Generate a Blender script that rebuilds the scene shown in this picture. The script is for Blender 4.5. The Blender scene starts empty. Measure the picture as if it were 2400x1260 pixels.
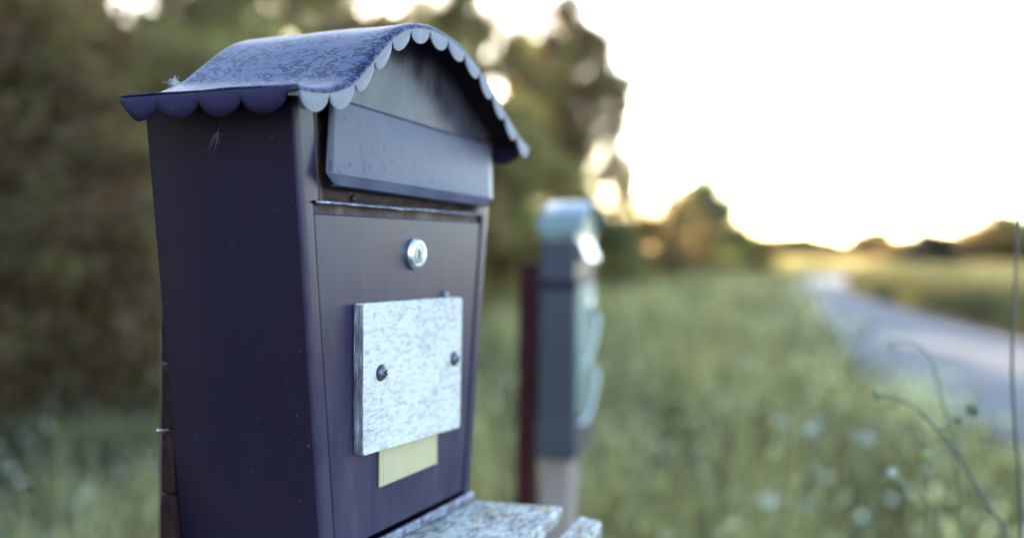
import bpy, bmesh, math, random
import numpy as np
from mathutils import Vector, Matrix

random.seed(7); rng = np.random.default_rng(7)
scene = bpy.context.scene
col = scene.collection
R = math.radians

# ------------------------------------------------------------------ camera
cam_d = bpy.data.cameras.new('camera'); cam = bpy.data.objects.new('camera', cam_d); col.objects.link(cam)
cam_d.sensor_width = 36; cam_d.lens = 32.15; cam_d.clip_start = .02; cam_d.clip_end = 3000
right = Vector((.999891, .00039, .014751)).normalized(); fwd = Vector((0, .999651, -.02641)).normalized()
up = right.cross(fwd); right = fwd.cross(up)
M4 = Matrix.Identity(4)
for i in range(3):
    M4[i][0] = right[i]; M4[i][1] = up[i]; M4[i][2] = -fwd[i]
M4[2][3] = 1.35
cam.matrix_world = M4
cam_d.dof.use_dof = True; cam_d.dof.focus_distance = .57; cam_d.dof.aperture_fstop = 2.2; cam_d.dof.aperture_blades = 0
scene.camera = cam

# ------------------------------------------------------------------ light
SUN_EL, SUN_AZ = 11.0, -11.0          # azimuth measured from +Y towards +X
world = bpy.data.worlds.new('World'); scene.world = world; world.use_nodes = True
wn = world.node_tree.nodes; wl = world.node_tree.links
bg = wn['Background']; bg.inputs[1].default_value = .15
sky = wn.new('ShaderNodeTexSky'); sky.sky_type = 'NISHITA'; sky.sun_disc = False
sky.sun_elevation = R(SUN_EL); sky.sun_rotation = R(SUN_AZ); sky.air_density = .8; sky.dust_density = .5; sky.ozone_density = .7
wl.new(sky.outputs[0], bg.inputs[0])
sd = bpy.data.lights.new('sun', 'SUN'); sd.energy = 2.6; sd.angle = R(.5); sd.color = (1, .84, .62)
sun = bpy.data.objects.new('sun', sd); col.objects.link(sun)
sv = Vector((math.sin(R(SUN_AZ)) * math.cos(R(SUN_EL)), math.cos(R(SUN_AZ)) * math.cos(R(SUN_EL)), math.sin(R(SUN_EL))))
sun.rotation_euler = sv.to_track_quat('Z', 'Y').to_euler(); sun.location = (0, 0, 20)
vs = scene.view_settings
vs.view_transform = 'Standard'; vs.look = 'None'; vs.gamma = 1; vs.use_curve_mapping = False; vs.exposure = 3.15
scene.render.engine = 'CYCLES'; scene.cycles.use_denoising = True
scene.cycles.max_bounces = 6; scene.cycles.transparent_max_bounces = 4; scene.cycles.diffuse_bounces = 3

# ------------------------------------------------------------------ helpers
def mt(m): return getattr(m, "m", m)
def link(name, me, m=None, parent=None):
    o = bpy.data.objects.new(name, me); col.objects.link(o)
    if m is not None and me is not None: me.materials.append(mt(m))
    if parent is not None: o.parent = parent
    return o
def tag(o, label=None, cat=None, group=None, kind=None):
    for k, v in (('label', label), ('category', cat), ('group', group), ('kind', kind)):
        if v: o[k] = v
    return o
def empty(name, loc=(0, 0, 0), rz=0):
    o = bpy.data.objects.new(name, None); col.objects.link(o); o.location = loc; o.rotation_euler = (0, 0, rz)
    o.empty_display_size = .05
    return o
def mesh(name, v, f, smooth=False):
    me = bpy.data.meshes.new(name); me.from_pydata([tuple(p) for p in v], [], f); me.update()
    if smooth: me.polygons.foreach_set('use_smooth', [True] * len(me.polygons))
    return me
def bm_mesh(name, bm, smooth=False):
    bmesh.ops.recalc_face_normals(bm, faces=bm.faces)
    me = bpy.data.meshes.new(name); bm.to_mesh(me); bm.free()
    if smooth: me.polygons.foreach_set('use_smooth', [True] * len(me.polygons))
    return me
def mod(o, kind, **kw):
    m = o.modifiers.new(kind.lower(), kind)
    for k, v in kw.items(): setattr(m, k, v)
    return m
def bevel(o, w=.001, seg=2):
    mod(o, 'BEVEL', width=w, segments=seg, limit_method='ANGLE', angle_limit=R(35))
    for p in o.data.polygons: p.use_smooth = True
    if hasattr(o.data, 'set_sharp_from_angle'): o.data.set_sharp_from_angle(angle=R(35))
    return o
def grid(rows, name, smooth=True):
    n = len(rows[0]); v = [p for r in rows for p in r]; f = []
    for i in range(len(rows) - 1):
        for j in range(n - 1):
            f.append((i * n + j, i * n + j + 1, (i + 1) * n + j + 1, (i + 1) * n + j))
    return mesh(name, v, f, smooth)
def prism(pts_bottom, pts_top, name):
    """closed solid between two polygons with the same number of corners"""
    n = len(pts_bottom); v = list(pts_bottom) + list(pts_top)
    f = [tuple(range(n))[::-1], tuple(range(n, 2 * n))] + [(i, (i + 1) % n, n + (i + 1) % n, n + i) for i in range(n)]
    bm = bmesh.new(); vv = [bm.verts.new(p) for p in v]
    for q in f: bm.faces.new([vv[i] for i in q])
    return bm_mesh(name, bm)
def boxm(x0, x1, y0, y1, z0, z1, name='box'):
    return prism([(x0, y0, z0), (x1, y0, z0), (x1, y1, z0), (x0, y1, z0)], [(x0, y0, z1), (x1, y0, z1), (x1, y1, z1), (x0, y1, z1)], name)
def tube(pts, rad, name='tube', n=8, cap=True):
    pts = [Vector(p) for p in pts]; rad = rad if isinstance(rad, (list, tuple)) else [rad] * len(pts)
    rows = []; a = Vector((.31, .9, .27)).normalized()
    for i, p in enumerate(pts):
        t = (pts[min(i + 1, len(pts) - 1)] - pts[max(i - 1, 0)]).normalized()
        u = t.cross(a).normalized(); w = t.cross(u)
        rows.append([p + (u * math.cos(2 * math.pi * k / n) + w * math.sin(2 * math.pi * k / n)) * rad[i] for k in range(n)])
    v = [p for r in rows for p in r]; f = []
    for i in range(len(pts) - 1):
        for k in range(n): f.append((i * n + k, i * n + (k + 1) % n, (i + 1) * n + (k + 1) % n, (i + 1) * n + k))
    if cap: f += [tuple(range(n))[::-1], tuple(range(len(v) - n, len(v)))]
    return mesh(name, v, f, True)
def smooth_path(pts, k=5):
    """Catmull-Rom through the points"""
    P = [Vector(p) for p in pts]; P = [2 * P[0] - P[1]] + P + [2 * P[-1] - P[-2]]; out = []
    for i in range(1, len(P) - 2):
        for s in range(k):
            t = s / k
            out.append(.5 * ((2 * P[i]) + (P[i + 1] - P[i - 1]) * t + (2 * P[i - 1] - 5 * P[i] + 4 * P[i + 1] - P[i + 2]) * t * t + (3 * P[i] - P[i - 1] - 3 * P[i + 1] + P[i + 2]) * t ** 3))
    out.append(P[-2]); return out
def lathe(prof, name, n=32, axis='y'):
    """profile of (radius, depth) turned about the local y axis; depth runs towards -y"""
    v = []; f = []
    for r, d in prof:
        for k in range(n):
            a = 2 * math.pi * k / n; v.append((r * math.cos(a), -d, r * math.sin(a)))
    for i in range(len(prof) - 1):
        for k in range(n): f.append((i * n + k, i * n + (k + 1) % n, (i + 1) * n + (k + 1) % n, (i + 1) * n + k))
    f.append(tuple(range(len(v) - n, len(v))))
    me = mesh(name, v, f, True)
    bm = bmesh.new(); bm.from_mesh(me); bmesh.ops.recalc_face_normals(bm, faces=bm.faces); bm.to_mesh(me); bm.free()
    if hasattr(me, 'set_sharp_from_angle'): me.set_sharp_from_angle(angle=R(30))
    return me

# ------------------------------------------------------------------ materials
class Mat:
    def __init__(s, name, base=(.5, .5, .5), rough=.5, metal=0, spec=.5):
        s.m = bpy.data.materials.new(name); s.m.use_nodes = True; s.n = s.m.node_tree.nodes; s.l = s.m.node_tree.links
        s.b = s.n['Principled BSDF']; s.set('Base Color', (*base, 1)); s.set('Roughness', rough); s.set('Metallic', metal)
        s.set('Specular IOR Level', spec); s.tc = None
    def set(s, k, v):
        if k in s.b.inputs: s.b.inputs[k].default_value = v
    def coord(s, scale=(1, 1, 1), rot=(0, 0, 0)):
        if s.tc is None: s.tc = s.n.new('ShaderNodeTexCoord')
        mp = s.n.new('ShaderNodeMapping'); mp.inputs['Scale'].default_value = scale; mp.inputs['Rotation'].default_value = rot
        s.l.new(s.tc.outputs['Object'], mp.inputs[0]); return mp.outputs[0]
    def noise(s, scale, detail=4, rough=.55, dist=0, stretch=(1, 1, 1), rot=(0, 0, 0)):
        t = s.n.new('ShaderNodeTexNoise'); t.inputs['Scale'].default_value = scale; t.inputs['Detail'].default_value = detail
        t.inputs['Roughness'].default_value = rough; t.inputs['Distortion'].default_value = dist
        s.l.new(s.coord(stretch, rot), t.inputs['Vector']); return t.outputs['Fac']
    def ramp(s, fac, stops, interp='LINEAR'):
        r = s.n.new('ShaderNodeValToRGB'); cr = r.color_ramp; cr.interpolation = interp
        while len(cr.elements) < len(stops): cr.elements.new(.5)
        for e, (p, c) in zip(cr.elements, stops):
            e.position = p; e.color = (*c, 1) if isinstance(c, (tuple, list)) else (c, c, c, 1)
        s.l.new(fac, r.inputs[0]); return r.outputs[0]
    def mix(s, fac, a, b, mode='MIX'):
        x = s.n.new('ShaderNodeMix'); x.data_type = 'RGBA'; x.blend_type = mode
        for sock, val in ((x.inputs[0], fac), (x.inputs[6], a), (x.inputs[7], b)):
            if isinstance(val, (int, float)): sock.default_value = val
            elif isinstance(val, (tuple, list)): sock.default_value = (*val, 1)
            else: s.l.new(val, sock)
        return x.outputs[2]
    def math(s, op, a, b=0, clamp=True):
        x = s.n.new('ShaderNodeMath'); x.operation = op; x.use_clamp = clamp
        for sock, val in ((x.inputs[0], a), (x.inputs[1], b)):
            if isinstance(val, (int, float)): sock.default_value = val
            else: s.l.new(val, sock)
        return x.outputs[0]
    def base(s, c): s.l.new(c, s.b.inputs['Base Color'])
    def rough(s, c): s.l.new(c, s.b.inputs['Roughness'])
    def bump(s, h, strength=.3, dist=.001):
        b = s.n.new('ShaderNodeBump'); b.inputs['Strength'].default_value = strength; b.inputs['Distance'].default_value = dist
        s.l.new(h, b.inputs['Height']); s.l.new(b.outputs[0], s.b.inputs['Normal'])

# painted steel of the near mailbox: dark violet navy enamel, specked with dust
def paint(name, c1, c2, r0, r1, dust=.25, dustcol=(.16, .17, .21), bumpy=.05, pits=0):
    m = Mat(name, c1, .4)
    n1 = m.noise(9, 5, .6, .4); n2 = m.noise(420, 3, .6); n3 = m.noise(38, 6, .65, 0, (1, 1, .35))
    c = m.mix(m.ramp(n1, [(.3, 0.), (.7, 1.)]), c1, c2)
    film = m.math('MULTIPLY', m.ramp(n3, [(.42, 0.), (.75, 1.)]), dust)
    c = m.mix(film, c, dustcol)
    speck = m.ramp(n2, [(.70, 0.), (.76, 1.)])
    c = m.mix(m.math('MULTIPLY', speck, .4), c, (.35, .36, .38))
    st = m.noise(150, 3, .5, 0, (1, 1, .07)); c = m.mix(m.math('MULTIPLY', m.ramp(st, [(.60, 0.), (.72, 1.)]), dust * .35), c, dustcol)
    if pits:
        pt = m.ramp(m.noise(190, 3, .6, .2, (1, 1, .55)), [(.57, 0.), (.62, 1.)]); pm = m.ramp(m.noise(18, 3, .6), [(.46, 0.), (.58, 1.)])
        c = m.mix(m.math('MULTIPLY', m.math('MULTIPLY', pt, pm), pits), c, (.02, .018, .025))
    m.base(c)
    m.rough(m.ramp(n3, [(.25, r0), (.8, r1)]))
    m.bump(m.noise(900, 2), bumpy, .0003)
    return m
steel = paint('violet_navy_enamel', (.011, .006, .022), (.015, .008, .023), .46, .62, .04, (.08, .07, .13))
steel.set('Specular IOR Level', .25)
steel_skylit = paint('violet_navy_enamel_skylit', (.021, .016, .046), (.029, .020, .044), .30, .46, .16, (.13, .14, .20))  # lighter copy of the side enamel, standing in for sky reflected on the front
steel_skylit.set('Specular IOR Level', .38)
flap_paint = paint('dusty_navy_enamel', (.036, .034, .060), (.058, .052, .076), .33, .5, .5, (.12, .12, .15), .12, .8)
lipblue = paint('scuffed_blue_enamel', (.050, .050, .10), (.065, .066, .12), .32, .5, .5, (.16, .18, .26), .1)
flap_paint.set('Specular IOR Level', .36)
# rusty seams, darkened to carry the shade in the flap recess
rusty = Mat('rust_stained_enamel', (.08, .05, .05), .6)
rusty.base(rusty.ramp(rusty.noise(60, 6, .7, .5), [(.3, (.018, .012, .020)), (.52, (.042, .024, .028)), (.75, (.11, .070, .060))]))
rusty.set('Specular IOR Level', .3)
rusty.rough(rusty.ramp(rusty.noise(80, 4), [(.3, .4), (.7, .75)])); rusty.bump(rusty.noise(300, 5, .7), .4, .0006)
# chalky worn lip
lipm = Mat('worn_lip_enamel', (.1, .1, .14), .5)
lipm.base(lipm.ramp(lipm.noise(130, 6, .75, .3, (1, 1, 1)), [(.38, (.055, .048, .078)), (.5, (.14, .15, .20)), (.66, (.36, .40, .46))]))
lipm.bump(lipm.noise(260, 5, .7), .35, .0006)
# roof: blue grey enamel with dried, curdled marks of a water film
roofm = Mat('blue_enamel_roof', (.1, .15, .3), .4)
rv = roofm.noise(185, 2, .5, .55, (1.0, .55, 1.0)); rbig = roofm.noise(24, 5, .6, .5)
rv2 = roofm.noise(190, 2, .6, 1.2, (1, .6, 1))
a = roofm.math('ABSOLUTE', roofm.math('SUBTRACT', rv, .5, False), 0)
lines = roofm.ramp(a, [(.0, 1.), (.050, 1.), (.065, 0.)])
dots = roofm.ramp(rv2, [(.60, 0.), (.63, 1.)])
mask = roofm.ramp(rbig, [(.34, 0.1), (.44, 1.)])
marks = roofm.math('MULTIPLY', roofm.math('MAXIMUM', lines, roofm.math('MULTIPLY', dots, .6)), mask)
cbase = roofm.mix(roofm.ramp(rbig, [(.3, 0.), (.7, 1.)]), (.032, .046, .110), (.040, .056, .122))
roofm.base(roofm.mix(marks, cbase, (.018, .018, .050)))
roofm.rough(roofm.ramp(marks, [(0, .48), (1, .42)]))
roofm.l.new(roofm.ramp(marks, [(0, .5), (1, .12)]), roofm.b.inputs['Specular IOR Level'])
roofm.bump(marks, .2, .0003)
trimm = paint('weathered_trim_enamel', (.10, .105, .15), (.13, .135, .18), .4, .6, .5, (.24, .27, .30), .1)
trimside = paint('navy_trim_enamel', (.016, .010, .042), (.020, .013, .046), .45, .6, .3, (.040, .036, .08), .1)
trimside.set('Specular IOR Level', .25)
gablem = paint('streaked_gable_enamel', (.018, .014, .028), (.040, .035, .052), .26, .36, .75, (.12, .118, .145), .1, .5)  # base darkened for the shade under the roof overhang
gablem.set('Specular IOR Level', .3)
under = Mat('dark_soffit', (.012, .006, .014), .7, 0, .3)
chrome = Mat('brushed_nickel', (.72, .76, .78), .28, 1)
chrome.rough(chrome.ramp(chrome.noise(500, 3), [(.3, .2), (.7, .42)]))
nickel_core = Mat('lock_core', (.34, .37, .37), .5, .8)
dark_metal = Mat('dark_screw_steel', (.13, .14, .17), .42, .8)
black = Mat('keyhole_black', (.008, .008, .01), .7)
# white weathered plywood board
def wood(name, stops, sx=(1, 1, 1), scale=60, bumps=.6, spots=None, bd=.0012):
    m = Mat(name, (.5, .5, .5), .85, 0, .2)
    g = m.noise(scale, 8, .72, .35, sx); g2 = m.noise(scale * .22, 4, .6, .5)
    h = m.math('ADD', m.math('MULTIPLY', g, .75), m.math('MULTIPLY', g2, .3))
    c = m.ramp(h, stops)
    if spots:
        sp = m.ramp(m.noise(spots[1], 5, .7, .6), [(spots[2], 0.), (spots[2] + .05, 1.)]); c = m.mix(m.math('MULTIPLY', sp, .85), c, spots[0])
    m.base(c); m.bump(g, bumps, bd); return m
boardm = wood('flaking_white_plywood', [(.34, (.12, .10, .11)), (.42, (.36, .35, .35)), (.47, (.46, .44, .43)), (.56, (.60, .59, .55))], (.40, 1, 1.3), 260, .8)
boardedge = wood('grey_plywood_edge', [(.35, (.04, .03, .045)), (.5, (.14, .13, .16)), (.68, (.42, .43, .46))], (1, 3, .4), 150)
plankm = wood('lichen_grey_plank', [(.38, (.06, .055, .055)), (.47, (.20, .195, .18)), (.54, (.40, .39, .36)), (.62, (.56, .55, .51))], (.55, 1.3, 1), 150, .9, ((.38, .27, .05), 42, .60))
endgrain = wood('dark_red_end_grain', [(.38, (.006, .002, .003)), (.55, (.024, .009, .009)), (.78, (.080, .038, .034))], (1, 1, .7), 120, .9)
postm = wood('old_post_wood', [(.3, (.05, .03, .03)), (.55, (.12, .085, .07)), (.8, (.24, .19, .16))], (6, 6, .5), 14, .6)
rustpost = wood('rusty_iron_post', [(.3, (.028, .006, .008)), (.6, (.070, .018, .020)), (.8, (.11, .04, .035))], (1, 1, .5), 30, .5)
paleend = wood('pale_bare_wood', [(.3, (.17, .13, .12)), (.6, (.28, .22, .20)), (.8, (.38, .31, .28))], (5, 5, .4), 20, .5)
plate = Mat('yellowed_plastic', (.50, .48, .24), .42)
plate.base(plate.ramp(plate.noise(25, 4, .6), [(.3, (.40, .345, .20)), (.7, (.47, .42, .27))]))
fluffm = Mat('white_seed_down', (.62, .62, .62), .8)
fluffd = Mat('dull_seed_down', (.16, .15, .16), .8)
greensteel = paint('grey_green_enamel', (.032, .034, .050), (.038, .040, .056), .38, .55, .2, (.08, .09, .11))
greensteel_lit = paint('lit_green_enamel', (.08, .13, .12), (.15, .22, .20), .3, .5, .7, (.34, .42, .38))  # paler copy of the grey green enamel, standing in for the front's bright reflection
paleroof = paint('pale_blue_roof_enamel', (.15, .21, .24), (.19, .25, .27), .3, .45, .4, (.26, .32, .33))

def leafmat(name, c1, c2, c3, scale=.8, trans=.45, tw=.3):
    m = Mat(name, c1, .55, 0, .3)
    n = m.noise(scale, 4, .6); at = m.n.new('ShaderNodeAttribute'); at.attribute_name = 'tone'
    v = m.math('ADD', m.math('MULTIPLY', n, 1.05 - tw), m.math('MULTIPLY', at.outputs['Fac'], tw))
    c = m.ramp(v, [(.33, c1), (.52, c2), (.70, c3)]); m.base(c)
    tr = m.n.new('ShaderNodeBsdfTranslucent'); m.l.new(m.mix(1.0, c, (1.3, 1.2, .6), 'MULTIPLY'), tr.inputs[0])
    mx = m.n.new('ShaderNodeMixShader'); mx.inputs[0].default_value = trans
    m.l.new(m.b.outputs[0], mx.inputs[1]); m.l.new(tr.outputs[0], mx.inputs[2]); m.l.new(mx.outputs[0], m.n['Material Output'].inputs[0])
    return m
leaf_olive = leafmat('olive_leaves', (.13, .065, .055), (.19, .145, .075), (.31, .31, .12), 1.5, .55)
leaf_dark = leafmat('dark_leaves', (.125, .062, .050), (.17, .115, .068), (.29, .25, .11), 1.3, .55)
leaf_shaded = leafmat('shaded_brown_leaves', (.035, .022, .016), (.05, .036, .022), (.08, .062, .03), 1.0, .12)  # brown leaves darkened as shade, so the field bush does not look sunlit
leaf_green = leafmat('green_leaves', (.09, .09, .05), (.14, .15, .07), (.20, .22, .10), .7, .55)
bark = Mat('bark', (.05, .035, .03), .9); bark.base(bark.ramp(bark.noise(14, 5), [(.3, (.03, .02, .018)), (.7, (.09, .065, .055))]))
grassm = leafmat('meadow_grass_blades', (.055, .040, .026), (.185, .178, .088), (.44, .42, .22), 2.6, .4, .72)
weedm = leafmat('weed_leaves', (.045, .032, .026), (.165, .165, .080), (.56, .56, .34), 2.2, .4, .72)
darkweed = leafmat('dark_olive_weeds', (.050, .040, .028), (.105, .105, .050), (.21, .20, .09), .5, .3)
drygrass = leafmat('dry_field_grass', (.16, .12, .06), (.31, .235, .12), (.46, .36, .20), .12, .4)
stemm = Mat('brown_green_stem', (.09, .08, .07), .6)
stemg = Mat('green_stem', (.13, .17, .09), .6)
petal = Mat('cream_white_florets', (.48, .50, .40), .7)
budm = Mat('yellow_green_bud', (.28, .34, .06), .6)

# ------------------------------------------------------------------ setting
gm = Mat('meadow_soil', (.08, .09, .05), .95)
gm.base(gm.ramp(gm.noise(.35, 6, .6), [(.35, (.040, .034, .024)), (.55, (.065, .062, .036)), (.75, (.10, .10, .05))])); gm.bump(gm.noise(6, 6), .6, .05)
gme = bmesh.new(); bmesh.ops.create_grid(gme, x_segments=60, y_segments=60, size=700)
tag(link('ground', bm_mesh('ground', gme), gm), kind='structure')
RL = [(.7, -4), (2.0, 1.5), (2.95, 5), (3.35, 9), (4.8, 14), (7.4, 24), (10.2, 34), (14.2, 45), (20, 53), (30, 58)]
RR = [(5.6, -4), (5.9, 1.5), (6.4, 5), (7.1, 9.5), (8.0, 14.5), (9.6, 24), (12.4, 34), (17.0, 44), (23, 49.5), (33, 53)]
def lerp_edge(E, y):
    ys = [p[1] for p in E]; return float(np.interp(y, ys, [p[0] for p in E]))
rm = Mat('gravel_road', (.3, .3, .33), .9)
g1 = rm.noise(90, 6, .7); g2 = rm.noise(.8, 5, .6, .3, (1, .25, 1))
rm.base(rm.mix(rm.ramp(g2, [(.35, 0.), (.65, 1.)]), rm.ramp(g1, [(.3, (.088, .086, .090)), (.7, (.140, .137, .140))]), rm.ramp(g1, [(.3, (.118, .115, .120)), (.7, (.178, .175, .180))])))
rm.bump(g1, .6, .01)
rows = []
for y in np.linspace(-4, 53, 85):
    a, b = lerp_edge(RL, y), lerp_edge(RR, y)
    rows.append([(a + (b - a) * t, y, .004 + .05 * math.sin(math.pi * t)) for t in (0, .15, .3, .5, .7, .85, 1)])
tag(link('gravel_road', grid(rows, 'gravel_road'), rm), kind='structure')

# leaf clouds --------------------------------------------------------------
def set_tone(me, tone):
    at = me.attributes.new('tone', 'FLOAT', 'FACE'); at.data.foreach_set('value', np.asarray(tone, 'f'))
def quads_mesh(name, P, U, V, tone):
    """one diamond leaf per row: centre P, half axes U and V"""
    n = len(P); v = np.stack([P - U, P - V * .8, P + U, P + V * .8], 1).reshape(-1, 3)
    me = bpy.data.meshes.new(name); me.vertices.add(4 * n); me.vertices.foreach_set('co', v.astype('f').ravel())
    me.loops.add(4 * n); me.loops.foreach_set('vertex_index', np.arange(4 * n, dtype='i'))
    me.polygons.add(n); me.polygons.foreach_set('loop_start', np.arange(0, 4 * n, 4, dtype='i'))
    me.update(calc_edges=True); set_tone(me, tone); return me
def crown_mesh(name, seed, h, w, nleaf, leaf, base=.08, clumps=70, top=1.0):
    r = np.random.default_rng(seed)
    # clump centres over an egg-shaped volume, more towards the outside
    d = r.normal(size=(clumps, 3)); d /= np.linalg.norm(d, axis=1)[:, None]
    rad = r.uniform(.45, 1, clumps) ** .6
    zc = base + (h * (1 - base)) / 2
    C = d * rad[:, None] * np.array([w / 2 * .85, w / 2 * .85, h * (1 - base) / 2 * .9]) * r.uniform(.82, 1.12, (clumps, 1))
    taper = 1 - .35 * np.clip(C[:, 2] / (h / 2), -1, 1) * top
    C[:, :2] *= taper[:, None]; C[:, 2] += base * h + h * (1 - base) / 2
    cr = r.uniform(.09, .19, clumps) * w * (1 if clumps < 150 else .62)
    k = r.integers(0, clumps, nleaf)
    q = r.normal(size=(nleaf, 3)); q /= np.linalg.norm(q, axis=1)[:, None]; q *= (r.uniform(0, 1, (nleaf, 1)) ** .45)
    P = C[k] + q * cr[k, None] * np.array([1, 1, .8])
    P[:, 2] = np.maximum(P[:, 2], .06)
    U = r.normal(size=(nleaf, 3)); U /= np.linalg.norm(U, axis=1)[:, None]
    V = np.cross(U, r.normal(size=(nleaf, 3))); V /= np.linalg.norm(V, axis=1)[:, None]
    s = leaf * r.uniform(.6, 1.3, (nleaf, 1)); ct = r.uniform(0, 1, clumps)
    return quads_mesh(name, P, U * s, V * s * .55, np.clip(ct[k] * .7 + r.uniform(0, .5, nleaf), 0, 1))
def trunk_mesh(name, seed, h, r0):
    r = random.Random(seed); bm = bmesh.new()
    def limb(a, b, ra, rb):
        pts = [Vector(a).lerp(Vector(b), t) + Vector((r.uniform(-1, 1), r.uniform(-1, 1), 0)) * (.02 * h * math.sin(math.pi * t)) for t in (0, .25, .5, .75, 1)]
        me = tube(pts, [ra + (rb - ra) * t for t in (0, .25, .5, .75, 1)], 't', 8); bm.from_mesh(me); bpy.data.meshes.remove(me)
    limb((0, 0, -.05), (r.uniform(-.05, .05) * h, r.uniform(-.05, .05) * h, h * .9), r0, r0 * .15)
    for i in range(9):
        z = h * r.uniform(.2, .7); a = r.uniform(0, 6.28); l = h * r.uniform(.15, .32)
        limb((0, 0, z), (math.cos(a) * l, math.sin(a) * l, z + l * r.uniform(.4, 1)), r0 * .45, r0 * .08)
    return bm_mesh(name, bm, True)
_kinds = {}
def tree(name, kind, loc, s, rz, label, cat, group=None, parms=None, m=None):
    """kind keys a shared crown + trunk mesh pair"""
    if kind not in _kinds:
        seed, h, w, n, leaf, base, cl = parms
        cm = crown_mesh('crown', seed, h, w, n, leaf, base, cl); cm.materials.append(mt(m))
        tm = trunk_mesh('trunk', seed, h, h * .022 + .02); tm.materials.append(mt(bark))
        _kinds[kind] = (cm, tm)
    t = empty(name, loc, rz); t.scale = (s[0], s[1], s[2])
    link('trunk', _kinds[kind][1], None, t); link('crown', _kinds[kind][0], None, t)
    return tag(t, label, cat, group)

# near hedge-like bushes and trees on the left of the verge
PB = dict(
    bushA=((11, 4.2, 3.6, 26000, .060, .0, 90), leaf_olive), bushB=((12, 4.6, 3.8, 26000, .060, .0, 100), leaf_dark),
    treeA=((13, 8.0, 5.4, 38000, .085, .08, 240), leaf_dark), treeB=((14, 8.5, 5.0, 30000, .075, .08, 220), leaf_olive),
    bushC=((15, 3.0, 3.2, 16000, .065, .0, 60), leaf_green), fieldB=((17, 4.2, 3.6, 24000, .08, .0, 70), leaf_shaded), farB=((16, 3.0, 5.0, 9000, .15, .0, 70), leaf_dark))
G1 = 'trees and bushes along the left verge'
def T(name, kind, x, y, s, rz, label, cat, group=None):
    s = s if isinstance(s, tuple) else (s, s, s)
    if group == G1 and y > 7: x, y, s = x * .75, y * .75, (s[0] * .77, s[1] * .77, s[2] * .82)
    return tree(name, kind, (x, y, 0), s, rz, label, cat, group, *PB[kind])
T('bush', 'bushB', -5.1, 8.3, (1, 1, 1.05), 0, 'dark brownish bush at the far left edge of the picture', 'bush', G1)
T('bush', 'bushA', -3.6, 10.6, (1, 1, 1.0), 1.2, 'tall olive and brown bush left of the near mailbox', 'bush', G1)
T('bush', 'bushB', -1.9, 13.6, (1, 1, 1.05), 2.2, 'dark olive bush right behind the near mailbox', 'bush', G1)
T('bush', 'bushA', -.35, 17.6, (1.05, 1.05, 1.1), 3.9, 'olive bush between the near mailbox and the green mailbox', 'bush', G1)
T('tree', 'treeA', -7.6, 13.5, (.9, .9, .80), .4, 'tall leafy tree behind the dark bush at far left, bright sky gaps in its top', 'tree', G1)
T('tree', 'treeB', -4.4, 16.5, (1, 1, .88), 1.9, 'olive leafed tree rising behind the roof of the near mailbox', 'tree', G1)
T('tree', 'treeB', -1.2, 21.5, (1, 1, .95), 3.0, 'tall sunlit olive tree just right of the mailbox roof', 'tree', G1)
T('tree', 'treeA', 1.45, 25.5, (.80, .80, 1.08), 4.6, 'tall dark tree standing against the white sky above the green mailbox', 'tree', G1)
T('bush', 'bushC', 1.9, 23.5, (1.0, 1.0, .9), .6, 'green bush behind the green mailbox', 'bush', G1)
T('bush', 'bushB', 3.9, 29.5, (1.05, 1.05, .64), 1.6, 'low dark bush right of the green mailbox', 'bush', G1)
T('bush', 'bushB', 5.7, 33.5, (1.15, 1.15, .68), 3.6, 'low brownish bush left of the small rounded tree', 'bush', G1)
T('tree', 'bushC', 8.1, 38.5, (1.35, 1.35, 1.5), 4.0, 'small rounded tree with yellow sunlit edge before the bright horizon', 'tree', G1)
T('bush', 'bushA', 10.2, 43, (1.3, 1.3, .70), 5.0, 'low olive bush right of the small rounded tree', 'bush', G1)
T('bush', 'bushB', 12.2, 50, (1.3, 1.3, .58), .3, 'last low dark bush of the row where the road vanishes', 'bush', G1)
# back row closing the gaps
T('tree', 'treeA', -11.5, 12.5, (1, 1, .9), 2.5, 'tall tree at the far left behind the row of bushes', 'tree', G1)
T('tree', 'treeB', -7.5, 22, (1.1, 1.1, .85), 5.5, 'tall olive tree in the second row at left', 'tree', G1)
T('tree', 'treeA', -3.6, 27, (1.1, 1.1, 1.05), 1.0, 'tall dark tree in the second row behind the near mailbox', 'tree', G1)
T('tree', 'treeB', -9.6, 17.5, (1.1, 1.1, .95), 4.1, 'tall olive tree behind the bushes near the left edge', 'tree', G1)
T('tree', 'treeA', -6.4, 19.0, (1, 1, .9), 3.3, 'dark tree between the two olive trees at left', 'tree', G1)
T('bush', 'bushB', -6.6, 11.0, (1, 1, 1.1), 3.3, 'dark bush behind the leftmost bush', 'bush', G1)
T('tree', 'treeB', .5, 33, (1, 1, .9), 2.0, 'distant tall tree in the second row above the green mailbox', 'tree', G1)
# the row goes on behind the photographer
for i, (x, y) in enumerate([(-7.2, 4.6), (-7.6, .8), (-7.4, -3.2), (-7.0, -7.4), (-5.0, -11.5), (-1.0, -14)]):
    T('tree', 'treeA' if i % 2 else 'treeB', x, y, (.95, .95, .8), i * 1.1, ['tree of the left row just outside the picture on the left', 'tree of the left row level with the photographer', 'tree of the left row a little behind the photographer', 'tree of the left row well behind the photographer', 'tree where the row bends behind the photographer', 'last tree behind the photographer'][i], 'tree', G1)
for (x, y, s, rz, l) in [(-4.3, 5.6, (.9, .9, .62), .7, 'low brownish bush at the far left reaching down into the grass'), (-3.3, 7.0, (.72, .72, .52), 2.9, 'low dark brown bush at the left edge of the near mailbox'), (-2.55, 5.9, (.62, .62, .44), 4.4, 'low bush in front of the tall bush behind the near mailbox')]:
    t = T('bush', 'bushB', x, 6.9 if y > 6.95 else y, s, rz, l, 'bush', G1); t.location = (x, y, 0)
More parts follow.
